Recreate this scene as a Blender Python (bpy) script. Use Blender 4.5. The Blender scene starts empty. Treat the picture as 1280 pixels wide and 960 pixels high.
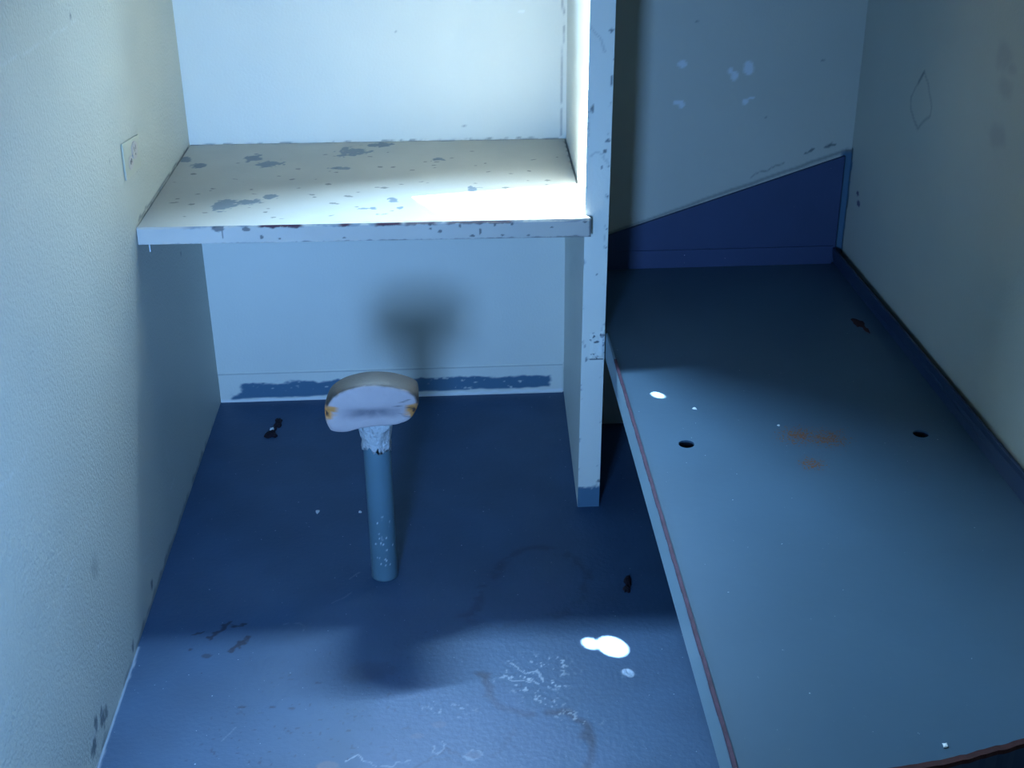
import bpy, bmesh, math, random
import numpy as np
from mathutils import Vector

random.seed(7)
np.random.seed(7)
scene = bpy.context.scene
COL = scene.collection

# ------------------------------------------------------------------ camera
cam_data = bpy.data.cameras.new('camera')
cam_data.sensor_width = 36.0
cam_data.lens = 44.857
cam_data.clip_start = 0.02
camera = bpy.data.objects.new('camera', cam_data)
camera.location = (0.6925, -3.3643, 1.6738)
camera.rotation_euler = (1.1166, 0.0089, -0.0514)
COL.objects.link(camera)
scene.camera = camera

# ------------------------------------------------------------------ sky, sun, daylight at the openings, exposure
world = bpy.data.worlds.new('sky')
scene.world = world
world.use_nodes = True
wn = world.node_tree
wn.nodes.clear()
wo = wn.nodes.new('ShaderNodeOutputWorld')
wb = wn.nodes.new('ShaderNodeBackground')
ws = wn.nodes.new('ShaderNodeTexSky')
ws.sky_type = 'NISHITA'
ws.sun_disc = False
ws.sun_elevation = math.radians(52)
ws.sun_rotation = math.radians(-35)
wb.inputs['Strength'].default_value = 0.25
wn.links.new(ws.outputs[0], wb.inputs[0])
wn.links.new(wb.outputs[0], wo.inputs[0])

SUN_DIR = Vector((0.7, -1.0, -1.568))
sun_data = bpy.data.lights.new('sun', 'SUN')
sun_data.energy = 500.0
sun_data.angle = math.radians(0.5)
sun_data.color = (0.88, 0.98, 0.98)
sun = bpy.data.objects.new('sun', sun_data)
sun.rotation_euler = SUN_DIR.to_track_quat('-Z', 'Y').to_euler()
sun.location = (-1.5, 3.0, 6.0)
COL.objects.link(sun)

def area(name, loc, direction, sx, sy, watts, color, spread=180.0):
    d = bpy.data.lights.new(name, 'AREA')
    d.shape = 'RECTANGLE'
    d.size, d.size_y = sx, sy
    d.energy = watts
    d.color = color
    d.spread = math.radians(spread)
    o = bpy.data.objects.new(name, d)
    o.location = loc
    o.rotation_euler = Vector(direction).to_track_quat('-Z', 'Y').to_euler()
    COL.objects.link(o)
    return o

# sky light entering by the long high gap of the barred window, and by the lower part of the doorway the photographer stands in
area('window_daylight', (0.58, -0.015, 1.79), (0.18, -0.80, -0.60), 0.78, 0.03, 33.0, (0.42, 0.70, 1.0), 76.0)
area('doorway_daylight', (0.335, -2.95, 0.93), (-0.10, 1.0, -0.10), 0.24, 0.42, 18.5, (0.22, 0.48, 1.0), 90.0)

scene.view_settings.view_transform = 'Standard'
scene.view_settings.look = 'None'
scene.view_settings.exposure = -0.22
scene.view_settings.gamma = 1.0
scene.view_settings.use_curve_mapping = False

# ------------------------------------------------------------------ numpy helpers for paint wear
def vnoise(x, y, s, seed=0):
    x = np.asarray(x) / s + seed * 17.13
    y = np.asarray(y) / s + seed * 7.77
    xi, yi = np.floor(x).astype(np.int64), np.floor(y).astype(np.int64)
    fx, fy = x - xi, y - yi
    fx, fy = fx * fx * (3 - 2 * fx), fy * fy * (3 - 2 * fy)
    def h(a, b):
        n = (a * 374761393 + b * 668265263 + seed * 1442695041) & 0xffffffff
        n = ((n ^ (n >> 13)) * 1274126177) & 0xffffffff
        return ((n ^ (n >> 16)) & 0xffff) / 65535.0
    return (h(xi, yi) * (1 - fx) + h(xi + 1, yi) * fx) * (1 - fy) + (h(xi, yi + 1) * (1 - fx) + h(xi + 1, yi + 1) * fx) * fy

def fbm(x, y, s, seed=0):
    return (vnoise(x, y, s, seed) * 0.55 + vnoise(x, y, s * 0.45, seed + 1) * 0.3 + vnoise(x, y, s * 0.2, seed + 2) * 0.15)

def sstep(a, b, v):
    t = np.clip((v - a) / (b - a), 0, 1)
    return t * t * (3 - 2 * t)

def blob(m, X, Y, cx, cy, rx, ry, rag=0.5, soft=0.15, val=1.0, seed=3, ns=0.012, ang=0.0):
    dx, dy = X - cx, Y - cy
    c, s = math.cos(ang), math.sin(ang)
    dx, dy = dx * c + dy * s, -dx * s + dy * c
    d = np.sqrt((dx / rx) ** 2 + (dy / ry) ** 2) + (fbm(X, Y, ns, seed) - 0.5) * 2 * rag
    np.maximum(m, val * (1 - sstep(1 - soft, 1 + soft, d)), out=m)

def stroke(m, X, Y, pts, w, rag=0.0, soft=0.5, val=1.0, seed=5, ns=0.02, broken=0.0):
    wx = (vnoise(X, Y, ns, seed) - 0.5) * rag
    wy = (vnoise(X, Y, ns, seed + 9) - 0.5) * rag
    PX, PY = X + wx, Y + wy
    best = np.full(X.shape, 1e9)
    for (ax, ay), (bx, by) in zip(pts[:-1], pts[1:]):
        ux, uy = bx - ax, by - ay
        L = max(ux * ux + uy * uy, 1e-12)
        t = np.clip(((PX - ax) * ux + (PY - ay) * uy) / L, 0, 1)
        best = np.minimum(best, np.hypot(PX - ax - t * ux, PY - ay - t * uy))
    v = val * (1 - sstep(w * (1 - soft), w * (1 + soft), best))
    if broken:
        v = v * sstep(broken - 0.12, broken + 0.12, fbm(X, Y, 0.025, seed + 4))
    np.maximum(m, v, out=m)

# ------------------------------------------------------------------ mesh builder
class MB:
    """Collects vertices, faces and four paint masks per vertex."""
    def __init__(self):
        self.v, self.f, self.m, self.n = [], [], [], 0
    def add(self, verts, faces, masks=None):
        verts = np.asarray(verts, float)
        self.v.append(verts)
        self.m.append(np.zeros((len(verts), 4)) if masks is None else masks)
        self.f.extend([tuple(i + self.n for i in q) for q in faces])
        self.n += len(verts)
        return self
    def hexa(self, p):      # 8 corners: bottom ring 0-3 counter-clockwise, top ring 4-7
        return self.add(p, [(3, 2, 1, 0), (4, 5, 6, 7), (0, 1, 5, 4), (1, 2, 6, 5), (2, 3, 7, 6), (3, 0, 4, 7)])
    def box(self, x0, x1, y0, y1, z0, z1):
        return self.hexa([(x0, y0, z0), (x1, y0, z0), (x1, y1, z0), (x0, y1, z0), (x0, y0, z1), (x1, y0, z1), (x1, y1, z1), (x0, y1, z1)])
    def grid(self, fn, u0, u1, v0, v1, step, paint=None, flip=False):
        nu, nv = max(2, int(round((u1 - u0) / step)) + 1), max(2, int(round((v1 - v0) / step)) + 1)
        U, V = np.meshgrid(np.linspace(u0, u1, nu), np.linspace(v0, v1, nv), indexing='ij')
        P = np.stack(np.broadcast_arrays(*fn(U, V)), -1).reshape(-1, 3)
        M = np.zeros((nu, nv, 4))
        if paint:
            paint(U, V, M)
        i = (np.arange(nu - 1)[:, None] * nv + np.arange(nv - 1)[None, :]).ravel()
        q = np.stack([i, i + nv, i + nv + 1, i + 1], 1)
        if flip:
            q = q[:, ::-1]
        return self.add(P, q.tolist(), M.reshape(-1, 4))
    def lathe(self, prof, seg=40, cx=0.0, cy=0.0, wob=None):
        V, F = [], []
        for r, z in prof:
            for k in range(seg):
                a = 2 * math.pi * k / seg
                rr, zz = (r, z) if wob is None else wob(r, z, a)
                V.append((cx + rr * math.cos(a), cy + rr * math.sin(a), zz))
        n = len(prof)
        for j in range(n - 1):
            for k in range(seg):
                k2 = (k + 1) % seg
                F.append((j * seg + k, j * seg + k2, (j + 1) * seg + k2, (j + 1) * seg + k))
        F.append(tuple(range(seg))[::-1])
        F.append(tuple((n - 1) * seg + k for k in range(seg)))
        return self.add(V, F)
    def build(self, name, mat, parent=None, smooth=False, bevel=0.0, seg=2):
        me = bpy.data.meshes.new(name)
        me.from_pydata(np.concatenate(self.v).tolist(), [], self.f)
        at = me.attributes.new('wear', 'FLOAT_COLOR', 'POINT')
        at.data.foreach_set('color', np.concatenate(self.m).astype(np.float32).ravel())
        me.materials.append(mat)
        if smooth:
            me.polygons.foreach_set('use_smooth', [True] * len(me.polygons))
        me.update()
        o = bpy.data.objects.new(name, me)
        COL.objects.link(o)
        if parent is not None:
            o.parent = parent
        if bevel:
            b = o.modifiers.new('bevel', 'BEVEL')
            b.width, b.segments, b.limit_method = bevel, seg, 'ANGLE'
        return o

def structure(o, label=None):
    o['kind'] = 'structure'
    if label:
        o['label'] = label
    return o

def thing(name, label, cat, loc=(0, 0, 0), group=None):
    o = bpy.data.objects.new(name, None)
    o.empty_display_size = 0.05
    o.location = loc
    COL.objects.link(o)
    o['label'], o['category'] = label, cat
    if group:
        o['group'] = group
    return o

# ------------------------------------------------------------------ materials
def srgb(r, g, b):
    f = lambda c: c / 12.92 if c <= 0.04045 else ((c + 0.055) / 1.055) ** 2.4
    return (f(r / 255), f(g / 255), f(b / 255), 1.0)

def paint_mat(name, base, wears=(), rough=0.55, var=0.08, var_scale=6.0, bump=0.15, bump_scale=220.0, bump_dist=0.002, spec=0.3, speckle=None, rust=None):
    """Painted surface: base colour with a soft mottling, up to four worn colours mixed in by the 'wear' masks, plaster relief."""
    m = bpy.data.materials.new(name)
    m.use_nodes = True
    nt = m.node_tree
    N, L = nt.nodes, nt.links
    p = N['Principled BSDF']
    p.inputs['Roughness'].default_value = rough
    p.inputs['Specular IOR Level'].default_value = spec
    tc = N.new('ShaderNodeTexCoord')
    nz = N.new('ShaderNodeTexNoise')
    nz.inputs['Scale'].default_value = var_scale
    nz.inputs['Detail'].default_value = 5
    L.new(tc.outputs['Object'], nz.inputs['Vector'])
    mr = N.new('ShaderNodeMapRange')
    mr.inputs['From Min'].default_value, mr.inputs['From Max'].default_value = 0.3, 0.7
    mr.inputs['To Min'].default_value, mr.inputs['To Max'].default_value = 1 - var, 1 + var
    L.new(nz.outputs['Fac'], mr.inputs['Value'])
    hs = N.new('ShaderNodeHueSaturation')
    hs.inputs['Color'].default_value = base
    L.new(mr.outputs[0], hs.inputs['Value'])
    cur = hs.outputs['Color']
    def mix(fac, colour):
        nonlocal cur
        mx = N.new('ShaderNodeMix')
        mx.data_type = 'RGBA'
        L.new(fac, mx.inputs[0])
        L.new(cur, mx.inputs[6])
        mx.inputs[7].default_value = colour
        cur = mx.outputs[2]
    if speckle:
        for (scale, thr, colour) in speckle:
            n2 = N.new('ShaderNodeTexNoise')
            n2.inputs['Scale'].default_value = scale
            n2.inputs['Detail'].default_value = 2
            L.new(tc.outputs['Object'], n2.inputs['Vector'])
            r2 = N.new('ShaderNodeMapRange')
            r2.inputs['From Min'].default_value, r2.inputs['From Max'].default_value = thr, thr + 0.03
            L.new(n2.outputs['Fac'], r2.inputs['Value'])
            mix(r2.outputs[0], colour)
    if rust:            # (list of ellipses x, y, rx, ry), speckle scale, threshold, colour
        ells, sc, thr, colour = rust
        best = None
        for (cx, cy, rx, ry) in ells:
            mp = N.new('ShaderNodeMapping')
            mp.vector_type = 'TEXTURE'
            mp.inputs['Location'].default_value = (cx, cy, 0)
            mp.inputs['Scale'].default_value = (rx, ry, 50)
            L.new(tc.outputs['Object'], mp.inputs['Vector'])
            ln = N.new('ShaderNodeVectorMath')
            ln.operation = 'LENGTH'
            L.new(mp.outputs[0], ln.inputs[0])
            if best is None:
                best = ln.outputs['Value']
            else:
                mn = N.new('ShaderNodeMath')
                mn.operation = 'MINIMUM'
                L.new(best, mn.inputs[0])
                L.new(ln.outputs['Value'], mn.inputs[1])
                best = mn.outputs[0]
        n3 = N.new('ShaderNodeTexNoise')
        n3.inputs['Scale'].default_value = sc
        n3.inputs['Detail'].default_value = 3
        L.new(tc.outputs['Object'], n3.inputs['Vector'])
        ad = N.new('ShaderNodeMath')
        ad.operation = 'MULTIPLY_ADD'
        ad.inputs[1].default_value = -0.22
        L.new(best, ad.inputs[0])
        L.new(n3.outputs['Fac'], ad.inputs[2])
        r3 = N.new('ShaderNodeMapRange')
        r3.inputs['From Min'].default_value, r3.inputs['From Max'].default_value = thr, thr + 0.035
        L.new(ad.outputs[0], r3.inputs['Value'])
        mix(r3.outputs[0], colour)
    if wears:
        at = N.new('ShaderNodeAttribute')
        at.attribute_name = 'wear'
        sp = N.new('ShaderNodeSeparateColor')
        L.new(at.outputs['Color'], sp.inputs[0])
        outs = [sp.outputs[0], sp.outputs[1], sp.outputs[2], at.outputs['Alpha']]
        for o_, c_ in zip(outs, wears):
            mix(o_, c_)
    L.new(cur, p.inputs['Base Color'])
    if bump:
        nb = N.new('ShaderNodeTexNoise')
        nb.inputs['Scale'].default_value = bump_scale
        nb.inputs['Detail'].default_value = 3
        L.new(tc.outputs['Object'], nb.inputs['Vector'])
        bp = N.new('ShaderNodeBump')
        bp.inputs['Strength'].default_value = bump
        bp.inputs['Distance'].default_value = bump_dist
        L.new(nb.outputs['Fac'], bp.inputs['Height'])
        L.new(bp.outputs[0], p.inputs['Normal'])
    return m

CREAM = srgb(190, 191, 180)
BLUE = srgb(80, 116, 140)
GREY = srgb(96, 118, 138)
DARK = srgb(24, 26, 44)
WHITE = srgb(225, 230, 232)
RUST = srgb(72, 34, 52)

M_WALL = paint_mat('cream_wall_paint', CREAM, (srgb(70, 84, 92), srgb(215, 220, 222), BLUE, srgb(90, 80, 110)), 0.5, 0.03, 3.0, 0.55, 130.0, 0.004)
M_WALL_SMOOTH = paint_mat('cream_wall_paint_smooth', CREAM, (srgb(70, 84, 92), srgb(215, 220, 222), BLUE, srgb(90, 80, 110)), 0.5, 0.03, 3.0, 0.3, 150.0, 0.002)
M_WALL_LIT = paint_mat('cream_wall_paint_lit', srgb(226, 227, 216), (srgb(70, 84, 92), srgb(240, 242, 242), BLUE, srgb(90, 80, 110)), 0.5, 0.03, 3.0, 0.3, 150.0, 0.002)  # the same cream, brightened to stand in for bounced light
M_CEIL = paint_mat('ceiling_paint', srgb(126, 128, 122), (), 0.6, 0.03)
M_FLOOR = paint_mat('blue_floor_paint', srgb(53, 82, 113), (srgb(28, 38, 62), srgb(150, 162, 176), srgb(88, 92, 108), srgb(68, 90, 124)), 0.5, 0.12, 5.0, 0.3, 90.0, 0.003,
                    speckle=((140.0, 0.74, srgb(150, 170, 190)), (170.0, 0.745, srgb(30, 40, 62))))
M_DESK = paint_mat('worn_cream_desk_paint', srgb(188, 184, 175), (srgb(114, 127, 138), RUST, srgb(60, 66, 74), srgb(232, 234, 228)), 0.5, 0.05, 8.0, 0.2, 120.0, 0.002)
M_BUNK = paint_mat('grey_blue_bunk_paint', srgb(66, 93, 114), (RUST, WHITE), 0.42, 0.06, 4.0, 0.08, 60.0, 0.003, spec=0.4,
                   speckle=((150.0, 0.765, srgb(160, 175, 185)),),
                   rust=([(1.366 - 1.04, -1.171, 0.05, 0.042), (1.418 - 1.04, -1.185, 0.045, 0.046), (1.36 - 1.04, -1.283, 0.028, 0.028)], 260.0, 0.40, srgb(116, 74, 42)))
M_RAIL = paint_mat('bunk_rail_paint', srgb(120, 146, 160), (RUST, WHITE), 0.5, 0.06, 6.0, 0.1, 90.0)
M_FLANGE = paint_mat('bunk_flange_paint', srgb(42, 62, 90), (RUST, WHITE), 0.5, 0.06, 6.0, 0.1, 90.0)
M_CUP = paint_mat('hole_shade_dark', srgb(30, 34, 48), (), 0.7, 0.05)  # dark colour stands in for shade inside the bunk holes
M_BLUE = paint_mat('deep_blue_paint', srgb(58, 74, 108), (srgb(26, 32, 60), WHITE), 0.5, 0.05, 6.0, 0.2, 120.0, speckle=((130.0, 0.77, srgb(180, 190, 205)),))
M_RUSTEDGE = paint_mat('rusted_edge', srgb(70, 44, 64), (), 0.7, 0.3, 40.0, 0.4, 200.0)
M_DARKRUST = paint_mat('dark_rust', srgb(60, 26, 26), (), 0.8, 0.25, 60.0, 0.5, 200.0)
M_POLE = paint_mat('pole_blue_paint', srgb(84, 112, 124), (WHITE, srgb(40, 60, 90)), 0.45, 0.06, 10.0, 0.25, 70.0, 0.002)
M_PLASTER = paint_mat('rough_white_plaster', srgb(172, 176, 178), (srgb(120, 140, 160),), 0.8, 0.08, 40.0, 0.9, 90.0, 0.010)
M_SEAT = paint_mat('pale_seat_paint', srgb(166, 156, 156), (srgb(50, 47, 45), srgb(92, 92, 102), srgb(196, 132, 66), srgb(40, 36, 44)), 0.6, 0.05, 14.0, 0.35, 120.0, 0.003)
M_SCRAP = paint_mat('dark_scrap', srgb(30, 22, 34), (), 0.8, 0.3, 60.0, 0.5, 200.0)
M_CHIP = paint_mat('pale_paint_chip', srgb(225, 232, 236), (), 0.7, 0.04)
M_PLATE = paint_mat('outlet_cream_plastic', srgb(182, 182, 164), (), 0.35, 0.02, 8.0, 0.0)
M_SOCKET = paint_mat('outlet_socket_plastic', srgb(182, 174, 168), (), 0.35, 0.02, 8.0, 0.0)
M_SLOT = paint_mat('socket_slot_dark', srgb(128, 124, 118), (), 0.6, 0.02, 8.0, 0.0)
M_STEEL = paint_mat('painted_steel_plate', srgb(150, 165, 175), (), 0.5, 0.05)

# ================================================================== LARGE STRUCTURE
CEIL = 2.45
YF = -3.90          # corridor wall behind the camera
XR = 1.7185         # right wall
BUNK_Z = 0.468
YA = -0.212         # back wall of the bunk alcove

# ---- floor
def floor_paint(X, Y, M):
    d, w, g, v = (M[..., i] for i in range(4))
    stroke(d, X, Y, [(0.700, -1.09), (0.708, -1.055), (0.737, -0.966), (0.777, -0.888), (0.826, -0.841), (0.884, -0.825), (0.930, -0.848), (0.955, -0.883), (0.966, -0.949), (0.971, -0.997)], 0.012, 0.03, 0.9, 0.42, 5, 0.05, 0.42)
    stroke(d, X, Y, [(0.70, -1.10), (0.80, -1.12), (0.92, -1.08), (0.97, -1.0)], 0.012, 0.03, 0.9, 0.25, 8, 0.05, 0.5)
    stroke(d, X, Y, [(0.716, -1.276), (0.730, -1.289), (0.742, -1.328), (0.740, -1.352), (0.751, -1.377), (0.779, -1.397), (0.802, -1.406), (0.821, -1.407)], 0.007, 0.014, 0.9, 0.75, 6, 0.03)
    stroke(d, X, Y, [(0.849, -1.411), (0.873, -1.406), (0.895, -1.414), (0.913, -1.441), (0.917, -1.479), (0.924, -1.513), (0.912, -1.555), (0.90, -1.60)], 0.008, 0.016, 0.9, 0.75, 7, 0.03)
    stroke(d, X, Y, [(0.776, -1.459), (0.759, -1.492), (0.735, -1.523)], 0.006, 0.012, 0.9, 0.4, 3, 0.03)
    # rough worn zone inside the tide line, slightly lilac
    blob(v, X, Y, 0.70, -1.56, 0.24, 0.20, 0.5, 0.3, 0.55, 11, 0.10)
    blob(v, X, Y, 0.62, -1.40, 0.12, 0.10, 0.5, 0.4, 0.4, 12, 0.10)
    # white cracked flakes
    for k, s in enumerate([[(0.766, -1.292), (0.784, -1.305), (0.808, -1.307), (0.832, -1.316)], [(0.789, -1.255), (0.801, -1.276), (0.814, -1.285), (0.831, -1.283)],
              [(0.837, -1.278), (0.849, -1.304)], [(0.534, -1.542), (0.559, -1.533), (0.585, -1.528)], [(0.622, -1.494), (0.630, -1.512), (0.645, -1.496), (0.638, -1.473)],
              [(0.686, -1.515), (0.698, -1.505), (0.713, -1.506), (0.717, -1.522), (0.700, -1.531), (0.687, -1.524), (0.686, -1.515)], [(0.459, -1.521), (0.485, -1.505), (0.503, -1.523), (0.522, -1.535)]]):
        stroke(w, X, Y, s, 0.0018, 0.012, 0.6, 0.7, 20 + k, 0.010)
    f = np.zeros_like(w)
    blob(f, X, Y, 0.83, -1.285, 0.07, 0.06, 0.5, 0.4, 1, 14, 0.03)
    blob(f, X, Y, 0.845, -1.375, 0.05, 0.03, 0.5, 0.4, 0.7, 15, 0.03)
    blob(f, X, Y, 0.655, -1.39, 0.05, 0.02, 0.5, 0.4, 0.8, 16, 0.03)
    blob(f, X, Y, 0.90, -1.43, 0.04, 0.03, 0.5, 0.4, 0.7, 17, 0.03)
    np.maximum(w, f * sstep(0.66, 0.74, fbm(X, Y, 0.009, 31)) * 0.9, out=w)
    # dark cracks and pits
    stroke(d, X, Y, [(0.586, -1.549), (0.608, -1.532), (0.627, -1.516), (0.653, -1.500), (0.675, -1.519)], 0.003, 0.010, 0.6, 0.8, 9, 0.012)
    stroke(d, X, Y, [(0.623, -1.526), (0.652, -1.524), (0.682, -1.541)], 0.002, 0.008, 0.6, 0.6, 10, 0.012)
    for (cx, cy, rx, ry) in [(0.636, -1.430, 0.014, 0.009), (0.595, -1.459, 0.014, 0.009), (0.700, -1.518, 0.014, 0.010), (0.430, -1.529, 0.022, 0.011)]:
        blob(g, X, Y, cx, cy, rx, ry, 0.35, 0.2, 0.8, 4)
    # scuffs at the left
    for k, (s, w_) in enumerate([([(0.108, -1.112), (0.131, -1.102)], 0.003), ([(0.148, -1.129), (0.165, -1.102), (0.187, -1.075)], 0.0045), ([(0.172, -1.091), (0.179, -1.08)], 0.006),
                    ([(0.194, -1.089), (0.213, -1.085)], 0.0045), ([(0.198, -1.175), (0.215, -1.155), (0.229, -1.131)], 0.0055)]):
        stroke(d, X, Y, s, w_, 0.012, 0.4, 0.95, 40 + k, 0.008)
    for (cx, cy, rx, ry) in [(0.149, -1.188, 0.010, 0.008), (0.226, -1.136, 0.007, 0.009), (0.113, -1.165, 0.004, 0.004), (0.346, -1.364, 0.008, 0.004), (0.246, -1.355, 0.007, 0.004), (0.306, -1.359, 0.007, 0.003)]:
        blob(d, X, Y, cx, cy, rx, ry, 0.5, 0.2, 0.7, 21, 0.008)
    blob(d, X, Y, 0.49, -1.255, 0.05, 0.03, 0.6, 0.5, 0.3, 22, 0.03)
    # sparse pits in the front part
    f = np.zeros_like(w)
    blob(f, X, Y, 0.50, -1.50, 0.32, 0.30, 0.4, 0.4, 1, 23, 0.1)
    np.maximum(d, f * sstep(0.88, 0.92, vnoise(X, Y, 0.007, 51)) * 0.6, out=d)
    # pale line of old caulk along the left wall
    stroke(w, X, Y, [(0.002, -1.15), (0.002, -1.75)], 0.003, 0.004, 0.5, 0.85, 33, 0.02)
    # hair-thin pale threads
    for k, s in enumerate([[(0.30, -1.09), (0.33, -1.085), (0.345, -1.10), (0.345, -1.115)], [(0.43, -0.93), (0.455, -0.90)], [(0.40, -1.02), (0.44, -0.98)], [(0.22, -1.45), (0.245, -1.41)]]):
        stroke(w, X, Y, s, 0.0011, 0.008, 0.6, 0.22, 60 + k, 0.02)

mb = MB()
mb.grid(lambda U, V: (U, V, U * 0), 0.0, 1.20, -1.75, 0.0, 0.003, floor_paint)
mb.add([(1.20, -1.75, 0), (XR, -1.75, 0), (XR, 0, 0), (1.20, 0, 0), (0, YF, 0), (XR, YF, 0), (XR, -1.75, 0), (0, -1.75, 0)], [(0, 1, 2, 3), (4, 5, 6, 7)])
mb.box(-0.12, XR + 0.12, YF - 0.12, 0.12, -0.12, -0.004)
structure(mb.build('floor', M_FLOOR), 'blue painted concrete floor with worn, flaking and stained paint')

# ---- left wall
def left_paint(Y, Z, M):
    d, w, b, p = (M[..., i] for i in range(4))
    for k, s in enumerate([[(-1.669, 0.702), (-1.635, 0.692), (-1.590, 0.685), (-1.531, 0.690)], [(-1.552, 0.368), (-1.498, 0.387), (-1.424, 0.403)], [(-1.373, 0.413), (-1.268, 0.408), (-1.220, 0.414)],
              [(-1.088, 0.179), (-1.066, 0.127), (-0.934, 0.097)], [(-0.684, 0.266), (-0.680, 0.167)], [(-1.384, 0.103), (-1.424, 0.060), (-1.523, 0.060)], [(-1.850, 0.399), (-1.775, 0.405)],
              [(-1.335, 1.260), (-1.073, 1.246), (-0.883, 1.246)], [(-0.695, 0.116), (-0.652, 0.118)], [(-1.500, 0.628), (-1.506, 0.539)], [(-1.431, 0.179), (-1.366, 0.184)]]):
        stroke(w, Y, Z, s, 0.0022, 0.01, 0.8, 0.24, 5 + k, 0.04, 0.4)
    for k, (cx, cy, rx, ry) in enumerate([(-1.179, 0.025, 0.010, 0.010), (-0.973, 0.038, 0.010, 0.012), (-1.469, 0.069, 0.010, 0.014), (-1.403, 0.042, 0.008, 0.010), (-1.43, 0.05, 0.02, 0.02), (-1.50, 0.04, 0.02, 0.012)]):
        blob(d, Y, Z, cx, cy, rx, ry, 0.8, 0.2, 0.8, 9 + k, 0.009)
    for (cx, cy, rx, ry) in [(-0.269, 0.558, 0.006, 0.004), (-0.799, 0.952, 0.004, 0.003), (-0.915, 1.259, 0.006, 0.006)]:
        blob(d, Y, Z, cx, cy, rx, ry, 0.2, 0.3, 0.7)
    blob(d, Y, Z, -1.324, 0.319, 0.022, 0.022, 0.4, 0.7, 0.3, 12, 0.03)
    # ragged dark line where the wall meets the floor
    np.maximum(d, (1 - sstep(0.006, 0.016, Z + (fbm(Y, Z, 0.03, 8) - 0.5) * 0.03)) * 0.6 * sstep(0.4, 0.55, fbm(Y, Z, 0.15, 2)), out=d)
    # dark gap line at the desk joint
    stroke(d, Y, Z, [(-0.02, 0.765), (-0.64, 0.772)], 0.003, 0.006, 0.5, 0.75, 14, 0.02)

mb = MB()
mb.grid(lambda U, V: (U * 0, U, V), -2.0, 0.0, 0.0, 1.40, 0.005, left_paint)
mb.add([(0, YF, 0), (0, -2.0, 0), (0, -2.0, CEIL), (0, YF, CEIL), (0, -2.0, 1.40), (0, 0, 1.40), (0, 0, CEIL), (0, -2.0, CEIL)], [(0, 1, 2, 3), (4, 5, 6, 7)])
mb.box(-0.12, -0.004, YF - 0.12, 0.12, 0.0, CEIL)
structure(mb.build('wall_left', M_WALL), 'cream painted plaster wall with scratches, holding the outlet')

# ---- right wall
def right_paint(Y, Z, M):
    d, w, b, p = (M[..., i] for i in range(4))
    stroke(d, Y, Z, [(-0.641, 1.062), (-0.616, 1.034), (-0.582, 0.998), (-0.592, 0.972), (-0.621, 0.952), (-0.646, 0.941), (-0.710, 0.987), (-0.708, 1.005), (-0.673, 1.044), (-0.641, 1.062)], 0.0035, 0.008, 0.6, 0.38, 3, 0.03)
    stroke(d, Y, Z, [(-0.641, 1.062), (-0.616, 1.034)], 0.0035, 0.0, 0.6, 0.75, 3)
    for k, (cx, cy, rx, ry) in enumerate([(-1.029, 1.176, 0.030, 0.022), (-1.058, 1.123, 0.034, 0.016), (-1.053, 1.032, 0.036, 0.019), (-1.068, 1.162, 0.020, 0.010)]):
        blob(p, Y, Z, cx, cy, rx, ry, 0.6, 0.7, 0.2, 5 + k, 0.03)
    for (cx, cy, rx, ry) in [(-0.296, 0.681, 0.010, 0.006), (-0.310, 0.660, 0.012, 0.008)]:
        blob(p, Y, Z, cx, cy, rx, ry, 0.5, 0.2, 0.95, 5, 0.008)
    # ragged blue band in the alcove corner beside the triangular plate
    b[...] = np.maximum(b, ((Z < 0.765) & (Z > 0.50)) * (1 - sstep(0.0, 0.006, (YA - Y) - 0.010 + (fbm(Y, Z, 0.02, 7) - 0.5) * 0.03)))
    stroke(d, Y, Z, [(YA - 0.006, 0.50), (YA - 0.006, 0.77)], 0.008, 0.010, 0.4, 0.9, 6, 0.02)
mb = MB()
mb.grid(lambda U, V: (U * 0 + XR, U, V), -1.45, YA, 0.45, 1.35, 0.005, right_paint, flip=True)
mb.add([(XR, YF, 0), (XR, -1.45, 0), (XR, -1.45, CEIL), (XR, YF, CEIL), (XR, -1.45, 1.35), (XR, YA, 1.35), (XR, YA, CEIL), (XR, -1.45, CEIL),
        (XR, -1.45, 0), (XR, YA, 0), (XR, YA, 0.45), (XR, -1.45, 0.45)], [(3, 2, 1, 0), (7, 6, 5, 4), (11, 10, 9, 8)])
mb.box(XR + 0.004, XR + 0.12, YF - 0.12, 0.12, 0.0, CEIL)
structure(mb.build('wall_right', M_WALL_SMOOTH), 'cream painted plaster wall with a faint scratched diamond and smudges')

# ---- back wall of the desk niche, with the high window opening above the frame
OX0, OX1, OZ0, OZ1 = 0.015, 0.94, 1.34, 2.36
def back_paint(X, Z, M):
    d, w, b, p = (M[..., i] for i in range(4))
    stroke(d, X, Z, [(0.0, 0.762), (1.0, 0.760)], 0.003, 0.008, 0.5, 0.6, 4, 0.015, 0.45)
    stroke(d, X, Z, [(0.99, 0.77), (0.994, 1.15)], 0.0025, 0.006, 0.5, 0.5, 5, 0.03, 0.35)
    blob(d, X, Z, 0.56, 1.05, 0.004, 0.003, 0.2, 0.2, 0.4)
    blob(d, X, Z, 0.73, 0.80, 0.005, 0.003, 0.2, 0.2, 0.5)
    blob(w, X, Z, 0.885, 1.095, 0.01, 0.004, 0.5, 0.3, 0.8)
mb = MB()
mb.grid(lambda U, V: (U, U * 0, V), 0.0, 1.03, 0.0, 1.20, 0.005, back_paint)
mb.box(-0.004, 1.06, 0.001, 0.12, 0.0, 1.20)
mb.box(-0.004, 1.06, 0.0, 0.10, 1.20, OZ0)
mb.box(-0.004, 1.06, 0.0, 0.10, OZ1, CEIL)
mb.box(-0.004, OX0, 0.0, 0.10, OZ0, OZ1)
mb.box(OX1, 1.06, 0.0, 0.10, OZ0, OZ1)
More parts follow.
